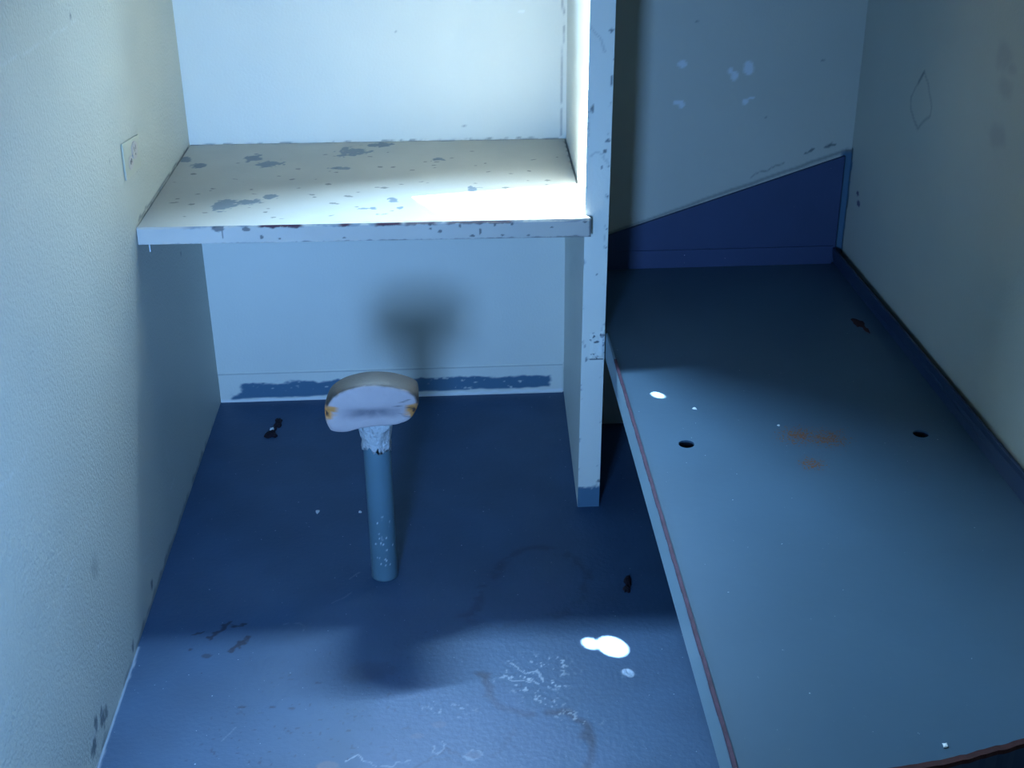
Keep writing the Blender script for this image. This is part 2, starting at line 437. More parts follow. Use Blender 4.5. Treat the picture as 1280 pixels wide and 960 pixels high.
structure(mb.build('wall_back', M_WALL_LIT), 'cream painted back wall of the desk niche')

# added unseen plate in the window opening; its cut-outs shape the sun patch and spots
def sun_at_plate(pts, y=0.02):
    return [(x - 0.7 * y, z + 1.568 * y) for x, z in pts]
def ell_pts(cx, cz, rx, rz, ang=0.0, n=20):
    return [(cx + rx * math.cos(t) * math.cos(ang) - rz * math.sin(t) * math.sin(ang), cz + rx * math.cos(t) * math.sin(ang) + rz * math.sin(t) * math.cos(ang))
            for t in (2 * math.pi * k / n for k in range(n))]
def flat_plate(name, outlines, depth, place, mat, parent=None):
    """2D outline with holes, filled and given thickness, turned into a mesh."""
    cu = bpy.data.curves.new(name + '_outline', 'CURVE')
    cu.dimensions = '2D'
    cu.fill_mode = 'BOTH'
    cu.extrude = depth / 2
    for pts in outlines:
        s = cu.splines.new('POLY')
        s.points.add(len(pts) - 1)
        for q, (x, y) in zip(s.points, pts):
            q.co = (x, y, 0, 1)
        s.use_cyclic_u = True
    tmp = bpy.data.objects.new(name + '_tmp', cu)
    COL.objects.link(tmp)
    dg = bpy.context.evaluated_depsgraph_get()
    me = bpy.data.meshes.new_from_object(tmp.evaluated_get(dg))
    bpy.data.objects.remove(tmp)
    bpy.data.curves.remove(cu)
    me.name = name
    for v in me.vertices:
        v.co = place(*v.co)
    me.materials.clear()
    me.materials.append(mat)
    o = bpy.data.objects.new(name, me)
    COL.objects.link(o)
    if parent is not None:
        o.parent = parent
    return o
cut = sun_at_plate([(0.257, 1.53), (0.218, 1.795), (0.546, 1.795), (0.546, 2.10), (0.575, 2.10), (0.655, 1.55), (0.72, 1.40)])
holes = [cut]
def sun_holes(x, y, z, rx, ry, ang):        # plate hole whose sun spot is an ellipse at (x, y) on a level surface of height z
    pts = ell_pts(x, y, rx, ry, ang)
    return sun_at_plate([(px + 0.7 * py, z - 1.568 * py) for px, py in pts])
holes.append(sun_holes(1.000, -1.210, 0.0, 0.023, 0.032, 0.5))
holes.append(sun_holes(0.955, -1.197, 0.0, 0.011, 0.015, 0.4))
holes.append(sun_holes(1.021, -1.297, 0.0, 0.0032, 0.004, 0.4))
holes.append(sun_holes(1.113, -0.972, BUNK_Z, 0.0065, 0.012, 0.5))
sun_plate = flat_plate('sun_cutout_plate', [[(OX0, OZ0), (OX1, OZ0), (OX1, OZ1), (OX0, OZ1)]] + holes, 0.004, lambda x, y, z: (x, 0.02 + z, y), M_STEEL)
structure(sun_plate, 'added unseen plate in the high window, cut to shape the sun patches')

# ---- alcove wall behind the bunk
def alcove_paint(X, Z, M):
    d, w, b, p = (M[..., i] for i in range(4))
    for k, (cx, cy, rx, ry) in enumerate([(1.270, 0.998, 0.012, 0.009), (1.436, 0.985, 0.013, 0.017), (1.391, 0.978, 0.007, 0.008), (1.402, 0.966, 0.009, 0.011), (1.265, 0.903, 0.012, 0.007), (1.273, 0.896, 0.007, 0.007),
                         (1.434, 0.901, 0.009, 0.007), (1.448, 0.909, 0.008, 0.003)]):
        blob(w, X, Z, cx, cy, rx, ry, 0.25, 0.2, 0.95, 30 + k, 0.012)
    b[...] = (1 - sstep(0.762, 0.770, Z)) * sstep(1.690, 1.696, X + (fbm(X, Z, 0.01, 3) - 0.5) * 0.004)
    np.maximum(w, sstep(1.695, 1.699, X) * (Z < 0.76) * sstep(0.68, 0.74, fbm(X, Z, 0.018, 5)) * 0.8, out=w)
    np.maximum(d, sstep(1.694, 1.702, X) * (Z < 0.775) * 0.75, out=d)  # blue strip darkened in the colour, as shade beside the plate
    stroke(d, X, Z, [(1.674, 0.786), (1.665, 0.786), (1.650, 0.780)], 0.003, 0.006, 0.5, 0.8, 4, 0.01)
    stroke(d, X, Z, [(1.619, 0.776), (1.599, 0.766)], 0.003, 0.006, 0.5, 0.8, 5, 0.01)
    stroke(d, X, Z, [(1.546, 0.740), (1.465, 0.708)], 0.002, 0.008, 0.6, 0.5, 6, 0.02, 0.35)
    stroke(d, X, Z, [(1.10, 0.563), (1.705, 0.770)], 0.004, 0.004, 0.6, 0.5, 7, 0.03)
    for (cx, cy) in [(1.30, 1.10), (1.49, 0.86), (1.62, 1.0)]:
        blob(d, X, Z, cx, cy, 0.004, 0.003, 0.4, 0.3, 0.5)
mb = MB()
mb.grid(lambda U, V: (U, U * 0 + YA, V), 1.03, XR, 0.45, 1.25, 0.005, alcove_paint)
mb.add([(1.03, YA, 0), (XR, YA, 0), (XR, YA, 0.45), (1.03, YA, 0.45), (1.03, YA, 1.25), (XR, YA, 1.25), (XR, YA, CEIL), (1.03, YA, CEIL)], [(0, 1, 2, 3), (4, 5, 6, 7)])
mb.box(1.06, XR + 0.12, YA + 0.004, 0.12, 0.0, CEIL)
structure(mb.build('wall_alcove', M_WALL_SMOOTH), 'cream painted wall at the head of the bunk with small pale patches')

# ---- partition between desk and bunk: a leaning thin fin wall
def part_front(U, V):
    t = V / 1.227
    xl = 0.981 + 0.010 * t
    return (xl + U * (0.0535), U * 0 - 0.65, V)
def part_paint(U, Z, M):
    d, w, b, p = (M[..., i] for i in range(4))
    X = U * 0.0535
    b[...] = 1 - sstep(0.054, 0.060, Z + (fbm(X, Z, 0.014, 3) - 0.5) * 0.016)
    e = sstep(0.70, 0.78, fbm(X, Z, 0.014, 6)) * (sstep(0.042, 0.052, X) + (1 - sstep(0.0, 0.006, X)) * 0.7)
    np.maximum(d, e * 0.9, out=d)
    for (cx, cz, rx, rz) in [(0.046, 1.165, 0.004, 0.004), (0.040, 0.905, 0.004, 0.005), (0.050, 1.06, 0.003, 0.012), (0.046, 0.93, 0.006, 0.003), (0.034, 0.87, 0.003, 0.003), (0.008, 0.44, 0.003, 0.002), (0.013, 0.405, 0.002, 0.006),
                             (0.010, 1.00, 0.003, 0.010), (0.030, 0.62, 0.002, 0.002), (0.038, 0.89, 0.006, 0.002)]:
        blob(d, X, Z, cx, cz, rx, rz, 0.4, 0.25, 0.8, 3, 0.006)
    stroke(d, X, Z, [(0.004, 1.17), (0.020, 1.15), (0.034, 1.12)], 0.002, 0.004, 0.6, 0.25)
    stroke(d, X, Z, [(0.010, 0.895), (0.022, 0.905), (0.036, 0.90), (0.042, 0.885)], 0.002, 0.004, 0.6, 0.25)
mb = MB()
nu, nv = 15, 337
U, V = np.meshgrid(np.linspace(0, 1, nu), np.linspace(0, 1.35, nv), indexing='ij')
Mk = np.zeros((nu, nv, 4))
part_paint(U, V, Mk)
P = np.stack(np.broadcast_arrays(*part_front(U, V)), -1).reshape(-1, 3)
q = [(i * nv + j, (i + 1) * nv + j, (i + 1) * nv + j + 1, i * nv + j + 1) for i in range(nu - 1) for j in range(nv - 1)]
mb.add(P, q, Mk.reshape(-1, 4))
def xl(z): return 0.981 + 0.010 * z / 1.227
ZT = CEIL
mb.add([(xl(1.35), -0.65, 1.35), (xl(1.35) + 0.0535, -0.65, 1.35), (xl(ZT) + 0.0535, -0.65, ZT), (xl(ZT), -0.65, ZT)], [(0, 1, 2, 3)])
zs = [0.0, 0.06, 1.35, ZT]
for z0, z1 in zip(zs[:-1], zs[1:]):
    mb.add([(1.003, 0.0, z0), (xl(z0), -0.65, z0), (xl(z1), -0.65, z1), (1.003, 0.0, z1)], [(0, 1, 2, 3)])
    mb.add([(xl(z0) + 0.0535, -0.65, z0), (1.045, 0.0, z0), (1.045, 0.0, z1), (xl(z1) + 0.0535, -0.65, z1)], [(0, 1, 2, 3)])
partition = structure(mb.build('wall_partition', M_WALL_LIT), 'narrow cream partition between desk niche and bunk, blue at its foot')
# the lumpy patch where the bunk rail is let into the partition
bm_ = MB()
def patch_fn(U, V):
    h = 0.004 * np.clip(np.minimum(np.minimum(U, 1 - U) * 5, np.minimum(V, 1 - V) * 7), 0, 1) * (0.5 + fbm(U * 0.035, V * 0.075, 0.009, 4))
    return (xl(0.44) + 0.018 + U * 0.036, -0.6505 - h, 0.404 + V * 0.075 - 0.006 * (1 - U) * V)
def patch_paint(U, V, M):
    X, Z = U * 0.036, V * 0.075
    n = fbm(X, Z, 0.008, 14)
    M[..., 0] = sstep(0.63, 0.72, n) * 0.9
    blob(M[..., 0], X, Z, 0.016, 0.05, 0.007, 0.003, 0.3, 0.2, 0.9)
    blob(M[..., 0], X, Z, 0.029, 0.062, 0.004, 0.003, 0.3, 0.2, 0.9)
    blob(M[..., 1], X, Z, 0.030, 0.045, 0.007, 0.02, 0.9, 0.5, 0.35)
    stroke(M[..., 0], X, Z, [(0.003, 0.002), (0.032, 0.002)], 0.0022, 0.002, 0.4, 0.9)
bm_.grid(patch_fn, 0, 1, 0, 1, 0.02, patch_paint)
pp = bm_.build('plaster_patch', M_WALL_LIT, partition, smooth=True)
pp['label'] = 'rough chipped plaster patch at bunk height'

# ---- ceiling and the wall behind the camera with its door hatch
MB().box(-0.12, XR + 0.12, YF - 0.12, 0.12, CEIL, CEIL + 0.1).build('ceiling', M_CEIL)
structure(bpy.data.objects['ceiling'], 'plain cream ceiling')
# the cell's front wall with the doorway the camera looks through, and the corridor wall behind
DX0, DX1, DH, YD = 0.16, 1.16, 2.08, -2.90
mb = MB()
mb.box(0.0, DX0, YD - 0.1, YD, 0, CEIL)
mb.box(DX1, XR, YD - 0.1, YD, 0, CEIL)
mb.box(DX0, DX1, YD - 0.1, YD, DH, CEIL)
structure(mb.build('wall_front', M_CEIL), 'cream front wall with an open doorway, behind the frame')
structure(MB().box(-0.12, XR + 0.12, YF - 0.1, YF, 0, CEIL).build('wall_corridor', M_CEIL), 'plain corridor wall behind the camera')

# ---- baseboard band on the back wall, with a swipe of blue floor paint
def base_paint(X, Z, M):
    d, w, b, p = (M[..., i] for i in range(4))
    n = (fbm(X, Z * 2, 0.03, 3) - 0.5)
    top = 0.060 - 0.004 * X + n * 0.018
    bot = 0.010 + 0.010 * X + (fbm(X, Z, 0.05, 8) - 0.5) * 0.008
    inside = sstep(-0.004, 0.002, top - Z) * sstep(-0.002, 0.003, Z - bot) * sstep(0.02, 0.045, X + n * 0.05 - (Z - 0.01) * 0.8) * (1 - sstep(0.955, 0.972, X + n * 0.03))
    b[...] = inside * np.clip(sstep(0.14, 0.28, fbm(X * 0.4, Z, 0.008, 5)), 0.3, 1)
    stroke(d, X, Z, [(0.0, 0.0895), (1.01, 0.0895)], 0.0016, 0.002, 0.5, 0.45, 4)
    stroke(w, X, Z, [(0.0, 0.004), (1.01, 0.008)], 0.004, 0.006, 0.5, 0.7, 6)
mb = MB()
mb.grid(lambda U, V: (U, U * 0 - 0.005 + 0.003 * sstep(0.086, 0.092, V), V), 0.001, 1.0, 0.0, 0.092, 0.003, base_paint)
mb.add([(0.001, -0.002, 0.092), (1.0, -0.002, 0.092), (1.0, 0.0, 0.094), (0.001, 0.0, 0.094)], [(0, 1, 2, 3)])
structure(mb.build('baseboard_back', M_WALL_LIT), 'pale baseboard band under the desk, smeared with blue paint')

# ---- triangular blue plate at the head of the bunk
mb = MB()
tri = [(1.060, 0.470), (1.700, 0.470), (1.700, 0.758), (1.060, 0.548)]
yf, yb = YA - 0.012, YA
mb.hexa([(x, yf, z) for x, z in tri] + [(x, yb, z) for x, z in tri])
structure(mb.build('trim_1', M_BLUE, bevel=0.002), 'deep blue wedge-shaped plate on the wall at the head of the bunk')
M_FLK = M_CHIP

# ================================================================== OBJECTS
# ---- desk top built into the niche
desk = thing('desk', 'worn cream built-in desk with peeling paint, fixed between left wall and partition', 'desk', (0.5, -0.34, 0.719))
DX, DY, DZ = desk.location
def desk_paint(X, Y, M):
    g, r, d, w = (M[..., i] for i in range(4))
    chips = [(0.437, -0.094, 0.038, 0.042), (0.184, -0.137, 0.020, 0.032), (0.240, -0.195, 0.028, 0.030), (0.060, -0.198, 0.018, 0.023), (0.418, -0.245, 0.022, 0.016), (0.018, -0.141, 0.014, 0.022),
             (0.169, -0.528, 0.024, 0.034), (0.216, -0.505, 0.034, 0.020), (0.271, -0.465, 0.023, 0.017), (0.503, -0.03, 0.034, 0.020), (0.738, -0.437, 0.011, 0.024), (0.664, -0.18, 0.016, 0.012),
             (0.555, -0.509, 0.011, 0.015), (0.573, -0.569, 0.009, 0.011), (0.495, -0.569, 0.022, 0.009)]
    for k, (cx, cy, rx, ry) in enumerate(chips):
        blob(g, X, Y, cx, cy, rx * 1.0, ry * 1.0, 0.85, 0.08, 1.0, 3 + k, 0.014, 0.3 if k in (7, 8) else 0.0)
    small = [(0.094, -0.514, 0.008, 0.006), (0.056, -0.271, 0.006, 0.006), (0.546, -0.242, 0.007, 0.006), (0.514, -0.239, 0.007, 0.006), (0.925, -0.379, 0.007, 0.006), (0.884, -0.297, 0.005, 0.006), (0.532, -0.414, 0.009, 0.007),
             (0.822, -0.431, 0.010, 0.007), (0.051, -0.499, 0.010, 0.004), (0.395, -0.377, 0.007, 0.006), (0.304, -0.331, 0.007, 0.005), (0.364, -0.457, 0.009, 0.004), (0.421, -0.528, 0.012, 0.005), (0.451, -0.476, 0.010, 0.005), (0.309, -0.243, 0.009, 0.006)]
    rs = np.random.RandomState(4)
    for _ in range(70):
        x = rs.beta(1.2, 1.3)
        small.append((x, -rs.uniform(0.10, 0.64), rs.uniform(0.002, 0.008), rs.uniform(0.0015, 0.004)))
    for k, (cx, cy, rx, ry) in enumerate(small):
        blob(d, X, Y, cx, cy, rx, ry, 0.6, 0.15, 0.65, 20 + k, 0.006, rs.uniform(-0.5, 0.5))
    # worn edge beside the partition and dirty joint at the back
    stroke(d, X, Y, [(1.0, -0.03), (1.0, -0.15), (1.0, -0.34)], 0.006, 0.012, 0.5, 0.7, 8, 0.02, 0.35)
    stroke(g, X, Y, [(0.0, -0.001), (1.0, -0.001)], 0.005, 0.010, 0.5, 0.8, 9, 0.02, 0.40)
    # scuffed front strip
    for (a, b_) in [(0.267, 0.361), (0.443, 0.467), (0.522, 0.579), (0.586, 0.655), (0.678, 0.823)]:
        stroke(r, X, Y, [(a, -0.674), (b_, -0.674)], 0.006, 0.008, 0.4, 0.9, 12, 0.015)
    stroke(g, X, Y, [(0.10, -0.672), (0.98, -0.672)], 0.007, 0.012, 0.5, 0.6, 13, 0.02, 0.46)
def desk_z(x): return 0.7655 - 0.0055 * x
mb = MB()
x0, x1, y0, y1 = 0.003, 0.9985, -0.6746, -0.001
mb.grid(lambda U, V: (np.minimum(U, np.where(V < -0.655, 0.9985, xl(0.76) + 0.0 - (V + 0.65) * -0.018)) - DX, V - DY, desk_z(U) - DZ), x0, x1, y0 + 0.006, y1, 0.003, desk_paint)
# flat underside and back of the slab
b0 = 0.030
mb.add([(x0 - DX, y0 + 0.006 - DY, desk_z(0) - b0 - DZ), (0.985 - DX, y0 + 0.006 - DY, desk_z(1) - b0 - DZ), (0.985 - DX, y1 - DY, desk_z(1) - b0 - DZ), (x0 - DX, y1 - DY, desk_z(0) - b0 - DZ)], [(3, 2, 1, 0)])
mb.add([(x0 - DX, y0 + 0.006 - DY, desk_z(0) - DZ), (x0 - DX, y1 - DY, desk_z(0) - DZ), (x0 - DX, y1 - DY, desk_z(0) - b0 - DZ), (x0 - DX, y0 + 0.006 - DY, desk_z(0) - b0 - DZ)], [(0, 1, 2, 3)])
mb.build('desktop', M_DESK, desk)
def front_paint(X, Z, M):
    g, r, d, w = (M[..., i] for i in range(4))
    top = desk_z(X)
    for k, (a, b_) in enumerate([(0.267, 0.361), (0.443, 0.467), (0.522, 0.579), (0.586, 0.655), (0.678, 0.823)]):
        T = top - Z
        v = (1 - sstep(0.004, 0.007, T + (fbm(X, Z, 0.012, k) - 0.5) * 0.008)) * sstep(a - 0.008, a + 0.008, X) * (1 - sstep(b_ - 0.008, b_ + 0.008, X))
        np.maximum(r, v * (0.95 if k < 3 else 0.7), out=r)
    T = top - Z
    np.maximum(g, (1 - sstep(0.001, 0.005, T + (fbm(X, Z, 0.02, 9) - 0.5) * 0.014)) * 0.7 * sstep(0.09, 0.13, X), out=g)
    chips = [(0.177, 0.759, 0.012, 0.007), (0.186, 0.745, 0.002, 0.012), (0.239, 0.756, 0.009, 0.005), (0.271, 0.738, 0.003, 0.004), (0.642, 0.747, 0.004, 0.003), (0.663, 0.741, 0.004, 0.004), (0.708, 0.752, 0.003, 0.004),
             (0.752, 0.738, 0.002, 0.007), (0.641, 0.757, 0.003, 0.003), (0.735, 0.728, 0.006, 0.003), (0.801, 0.728, 0.004, 0.002), (0.858, 0.726, 0.004, 0.002), (0.823, 0.752, 0.003, 0.003), (0.310, 0.733, 0.004, 0.002),
             (0.451, 0.731, 0.005, 0.002), (0.984, 0.754, 0.005, 0.002), (0.911, 0.743, 0.004, 0.002), (0.784, 0.752, 0.003, 0.003)]
    for k, (cx, cz, rx, rz) in enumerate(chips):
        blob(d, X, Z, cx, cz, rx, rz, 0.5, 0.15, 0.75, 30 + k, 0.006)
    np.maximum(d, (1 - sstep(0.0, 0.003, Z - (top - 0.0405) + (fbm(X, Z, 0.012, 5) - 0.5) * 0.008)) * 0.6, out=d)
    np.maximum(d, sstep(0.9935, 0.9955, X + (fbm(X, Z, 0.01, 6) - 0.5) * 0.004) * 0.8, out=d)
mb = MB()
def front_fn(U, V):      # V 0..1 up the face, rounded over the top edge
    top = desk_z(U)
    th = 0.0385 + 0.003 * U
    z = top - th + V * th
    y = -0.6746 + 0.003 * sstep(0.90, 1.0, V)
    return (U - DX, y - DY, z - DZ)
nu, nv = 400, 22
U, V = np.meshgrid(np.linspace(0.0015, 0.9985, nu), np.linspace(0, 1, nv), indexing='ij')
P = np.stack(np.broadcast_arrays(*front_fn(U, V)), -1)
Mk = np.zeros((nu, nv, 4))
front_paint(U, P[..., 2] + DZ, Mk)
mb.add(P.reshape(-1, 3), [(i * nv + j, (i + 1) * nv + j, (i + 1) * nv + j + 1, i * nv + j + 1) for i in range(nu - 1) for j in range(nv - 1)], Mk.reshape(-1, 4))
a0, a1 = desk_z(0.0) - DZ, desk_z(1.0) - DZ
yq0, yq1 = -0.6735 - DY, -0.662 - DY
xa, xb = 0.0015 - DX, 0.9985 - DX
top_m = np.zeros((4, 4)); 
mb.add([(xa, -0.6716 - DY, a0), (xb, -0.6716 - DY, a1), (xb, yq1, a1), (xa, yq1, a0)], [(0, 1, 2, 3)])
mb.add([(xa, yq0 - 0.0011, a0 - 0.0385), (xb, yq0 - 0.0011, a1 - 0.0415), (xb, yq1, a1 - 0.0415), (xa, yq1, a0 - 0.0385)], [(3, 2, 1, 0)])
mb.add([(xb, yq0 - 0.0011, a1 - 0.0415), (xb, yq1, a1 - 0.0415), (xb, yq1, a1), (xb, yq0 + 0.0019, a1)], [(0, 1, 2, 3)])
mb.add([(xa, yq0 - 0.0011, a0 - 0.0385), (xa, yq1, a0 - 0.0385), (xa, yq1, a0), (xa, yq0 + 0.0019, a0)], [(3, 2, 1, 0)])
fe = mb.build('front_edge', M_DESK, desk)
fe['label'] = 'chipped front edge with streaks of purple-brown rust'
# drip of paint hanging from the left end
mb = MB()
mb.lathe([(0.0004, -0.019), (0.0014, -0.017), (0.0011, -0.010), (0.0013, 0.0)], 10, 0.024 - DX, -0.670 - DY)
dr = mb.build('paint_drip', M_CHIP, desk, smooth=True)
dr.location = (0, 0, desk_z(0.024) - 0.0385 - DZ)

# ---- stool: arched seat on a fixed blue pole
SX, SY = 0.512, -0.913
stool = thing('stool', 'fixed stool with arched pale seat on a blue pole, in front of the desk', 'stool', (SX, SY, 0.0))
# seat
xs_ = [(-0.088, 0.402), (-0.060, 0.400), (-0.030, 0.4075), (0.0, 0.411), (0.030, 0.412), (0.056, 0.416), (0.076, 0.424), (0.090, 0.440), (0.0965, 0.460), (0.094, 0.480), (0.080, 0.494), (0.055, 0.504), (0.025, 0.5105), (-0.010, 0.512), (-0.042, 0.507),
       (-0.070, 0.497), (-0.090, 0.480), (-0.101, 0.458), (-0.102, 0.432), (-0.097, 0.412)]
def closed_spline(pts, n):
    pts = np.array(pts)
    k = len(pts)
    out = []
    for i in range(n):
        t = i * k / n
        j = int(t)
        f = t - j
        p0, p1, p2, p3 = (pts[(j + o) % k] for o in (-1, 0, 1, 2))
        out.append(0.5 * ((2 * p1) + (-p0 + p2) * f + (2 * p0 - 5 * p1 + 4 * p2 - p3) * f * f + (-p0 + 3 * p1 - 3 * p2 + p3) * f ** 3))
    return np.array(out)
prof = closed_spline(xs_, 160)
cen = np.array([0.0, 0.456])
rings = []       # (y, scale about the centre, z drop)
for s in (0.02, 0.12, 0.25, 0.4, 0.55, 0.68, 0.8, 0.88):
    rings.append((-0.0585 - 0.002 * (1 - s), s, 0.0))
for s, y in ((0.925, -0.0575), (0.955, -0.0555), (0.978, -0.052), (0.992, -0.047), (1.0, -0.041)):
    rings.append((y, s, 0.0))
for k in range(1, 13):
    f = k / 12
    rings.append((-0.041 + f * 0.095, 1.0 - 0.04 * f * f, 0.020 * f * f))
for s, y in ((0.93, 0.0575), (0.85, 0.060), (0.5, 0.061), (0.05, 0.0612)):
    rings.append((y, s, 0.022))
V_, M_ = [], []
for (y, s, dz) in rings:
    pr = cen + (prof - cen) * s
    z = pr[:, 1] - dz * sstep(0.43, 0.50, pr[:, 1])
    x = pr[:, 0]
    # dent of wear across the middle of the front and two broken corners
    fy = np.full(len(x), y)
    if y < -0.04:
        dent = np.exp(-((x + 0.002) / 0.055) ** 2 - ((z - 0.446) / 0.013) ** 2)
        fy = fy + 0.004 * dent
        fy = fy + (fbm(x, z, 0.02, 3) - 0.5) * 0.003
    for (cx, cz) in ((0.086, 0.447), (-0.096, 0.447)):
        c = np.exp(-((x - cx) / 0.010) ** 2 - ((z - cz) / 0.011) ** 2)
        fy = fy + 0.010 * c * (y < -0.035) * (0.6 + 0.8 * vnoise(x, z, 0.004, 5))
    V_.append(np.stack([x, fy, z], 1))
    m = np.zeros((len(x), 4))
    # worn brown-grey top and flanks
    ang = (z - 0.456)
    brown = sstep(-0.0578, -0.0550, fy + (fbm(x, z, 0.02, 8) - 0.5) * 0.003) * sstep(0.452, 0.470, z)
    m[:, 0] = brown
    if y < -0.04:
        m[:, 1] = 0.85 * np.exp(-(np.abs((x + 0.002) / 0.060)) ** 4 - (np.abs((z - 0.446) / 0.011)) ** 3) * (0.55 + 0.6 * fbm(x, z, 0.012, 2))
        for (cx, cz, rx, rz) in ((0.085, 0.446, 0.014, 0.015), (-0.094, 0.447, 0.012, 0.013), (-0.084, 0.457, 0.011, 0.007)):
            blob(m[:, 2], x, z, cx, cz, rx, rz, 0.5, 0.25, 0.95, 4, 0.008)
        for (cx, cz, rx, rz) in ((0.086, 0.447, 0.004, 0.007), (-0.097, 0.444, 0.0035, 0.005), (0.080, 0.455, 0.005, 0.002)):
            blob(m[:, 3], x, z, cx, cz, rx, rz, 0.4, 0.3, 0.95, 4, 0.006)
        stroke(m[:, 3], x, z, [(0.075, 0.474), (0.062, 0.470), (0.053, 0.462)], 0.0012, 0.004, 0.6, 0.8, 4, 0.01)
        stroke(m[:, 1], x, z, [(0.053, 0.462), (0.055, 0.448), (0.066, 0.436), (0.082, 0.432)], 0.0012, 0.004, 0.6, 0.7, 4, 0.01)
    M_.append(m)
n = len(prof)
V_, M_ = np.concatenate(V_), np.concatenate(M_)
F_ = []
for j in range(len(rings) - 1):
    for k in range(n):
        k2 = (k + 1) % n
        F_.append((j * n + k, (j + 1) * n + k, (j + 1) * n + k2, j * n + k2))
F_.append(tuple(range(n)))
F_.append(tuple((len(rings) - 1) * n + k for k in range(n))[::-1])
mb = MB().add(V_, [f[::-1] for f in F_], M_)
st = mb.build('seat', M_SEAT, stool, smooth=True)
st['label'] = 'arched pale seat block with worn brown top and splintered front corners'
# pole
mb = MB()
mb.lathe([(0.0305, 0.0), (0.0302, 0.004), (0.0299, 0.008)] + [(0.0298, 0.02 + 0.004 * k) for k in range(83)], 72)
allv = mb.v[0]
th = np.arctan2(allv[:, 1], allv[:, 0]) * 0.03
rs = np.random.RandomState(2)
for _ in range(26):
    blob(mb.m[0][:, 0], th, allv[:, 2], -0.03 * math.pi / 2 + rs.normal(0.004, 0.010), rs.uniform(0.03, 0.19), 0.0013, 0.0016, 0.3, 0.6, 0.8)
mb.build('pole', M_POLE, stool, smooth=True)
# plaster collar under the seat
def wob(r, z, a):
    f = (z - 0.335) / 0.075
    n1 = float(vnoise(np.array(a * 1.5), np.array(z * 40), 0.5, 6)) - 0.5
    n2 = float(vnoise(np.array(a * 3.0 + 9), np.array(0.0), 0.35, 7)) - 0.5
    lump = 0.010 * math.exp(-((a - 5.35) / 0.28) ** 2 - ((z - 0.398) / 0.008) ** 2)
    return r + n1 * 0.007 + lump, z + (n2 * 0.028 if f < 0.05 else n2 * 0.010 if f < 0.2 else 0.0)
mb = MB()
mb.lathe([(0.0300, 0.336), (0.0322, 0.337), (0.0325, 0.345), (0.0330, 0.355), (0.0335, 0.365), (0.0350, 0.376), (0.0365, 0.386), (0.0375, 0.394), (0.0380, 0.402), (0.0375, 0.412), (0.030, 0.418)], 56, 0, 0, wob)
pc = mb.build('plaster_collar', M_PLASTER, stool, smooth=True)
pc['label'] = 'lumpy white plaster collar under the seat'

# ---- bunk
BX, BZ = 1.04, 0.468
bunk = thing('bunk', 'grey-blue steel bunk plate with drain holes and rusted rim, beside the right wall', 'bunk', (BX, 0.0, 0.0))
def rel(x): return x - BX
outer = [(rel(1.046), -0.218), (rel(1.702), -0.218), (rel(1.702), -1.990), (rel(1.442), -2.055), (rel(1.332), -2.085), (rel(1.200), -2.105), (rel(1.046), -2.115)]
pan_holes = [ell_pts(rel(1.136), -1.189, 0.0155, 0.0155, 0, 28), ell_pts(rel(1.606), -1.178, 0.0155, 0.0155, 0, 28)]
pan = flat_plate('pan', [outer] + pan_holes, 0.004, lambda x, y, z: (x, y, BZ - 0.002 + z), M_BUNK, bunk)
for (hx, hy) in ((1.136, -1.189), (1.606, -1.178)):
    cup = MB()  # added cup, dark so the hole reads as shaded
    cup.lathe([(0.0160, BZ - 0.0042), (0.0190, BZ - 0.0042), (0.0190, BZ - 0.030), (0.0005, BZ - 0.030), (0.0005, BZ - 0.026), (0.0160, BZ - 0.026)], 28, rel(hx), hy)
    F = cup.f
    cup.f = F[:-2] + [(k, 5 * 28 + k, 5 * 28 + (k + 1) % 28, (k + 1) % 28) for k in range(28)]
    co = cup.build('hole_shade_cup', M_CUP, bunk)
    co['label'] = 'added dark cup under a drain hole, standing in for shade'
# left rail with its rusted top rim
def rail_paint(Y, Z, M):
    np.maximum(M[..., 0], sstep(BZ + 0.002, BZ + 0.005, Z + (fbm(Y, Z, 0.03, 4) - 0.5) * 0.006) * sstep(0.35, 0.5, fbm(Y, Z, 0.06, 3)) * (Y < -0.8) * 0.9, out=M[..., 0])
mb = MB()
mb.grid(lambda U, V: (U * 0 + 0.001, U, V), -2.118, -0.6505, BZ - 0.060, BZ + 0.004, 0.006, rail_paint, flip=True)
mb.box(0.0015, 0.0055, -2.118, -0.6505, BZ - 0.060, BZ + 0.004)
mb.build('side_rail', M_RAIL, bunk)
mb = MB()
seg = [(-0.80 - 1.318 * k / 60) for k in range(61)]
rs = np.random.RandomState(6)
Vv, Ff = [], []
for k, y in enumerate(seg):
    j = rs.uniform(-0.0003, 0.0003)
    h = BZ + 0.0065 + rs.uniform(-0.0003, 0.0005) * min(1, k)
    xa_, xb_ = 0.0010 + j, 0.0068 + j
    Vv += [(xa_, y, BZ + 0.002), (xb_, y, BZ + 0.002), (xb_, y, h), (xa_, y, h)]
for k in range(60):
    a, b = k * 4, (k + 1) * 4
    for i in range(4):
        i2 = (i + 1) % 4
        Ff.append((a + i, a + i2, b + i2, b + i))
Ff += [(3, 2, 1, 0), (240, 241, 242, 243)]
mb = MB().add(Vv, Ff)
rim = mb.build('rail_rim', M_RUSTEDGE, bunk)
rim['label'] = 'thin rust-purple rim along the open side'
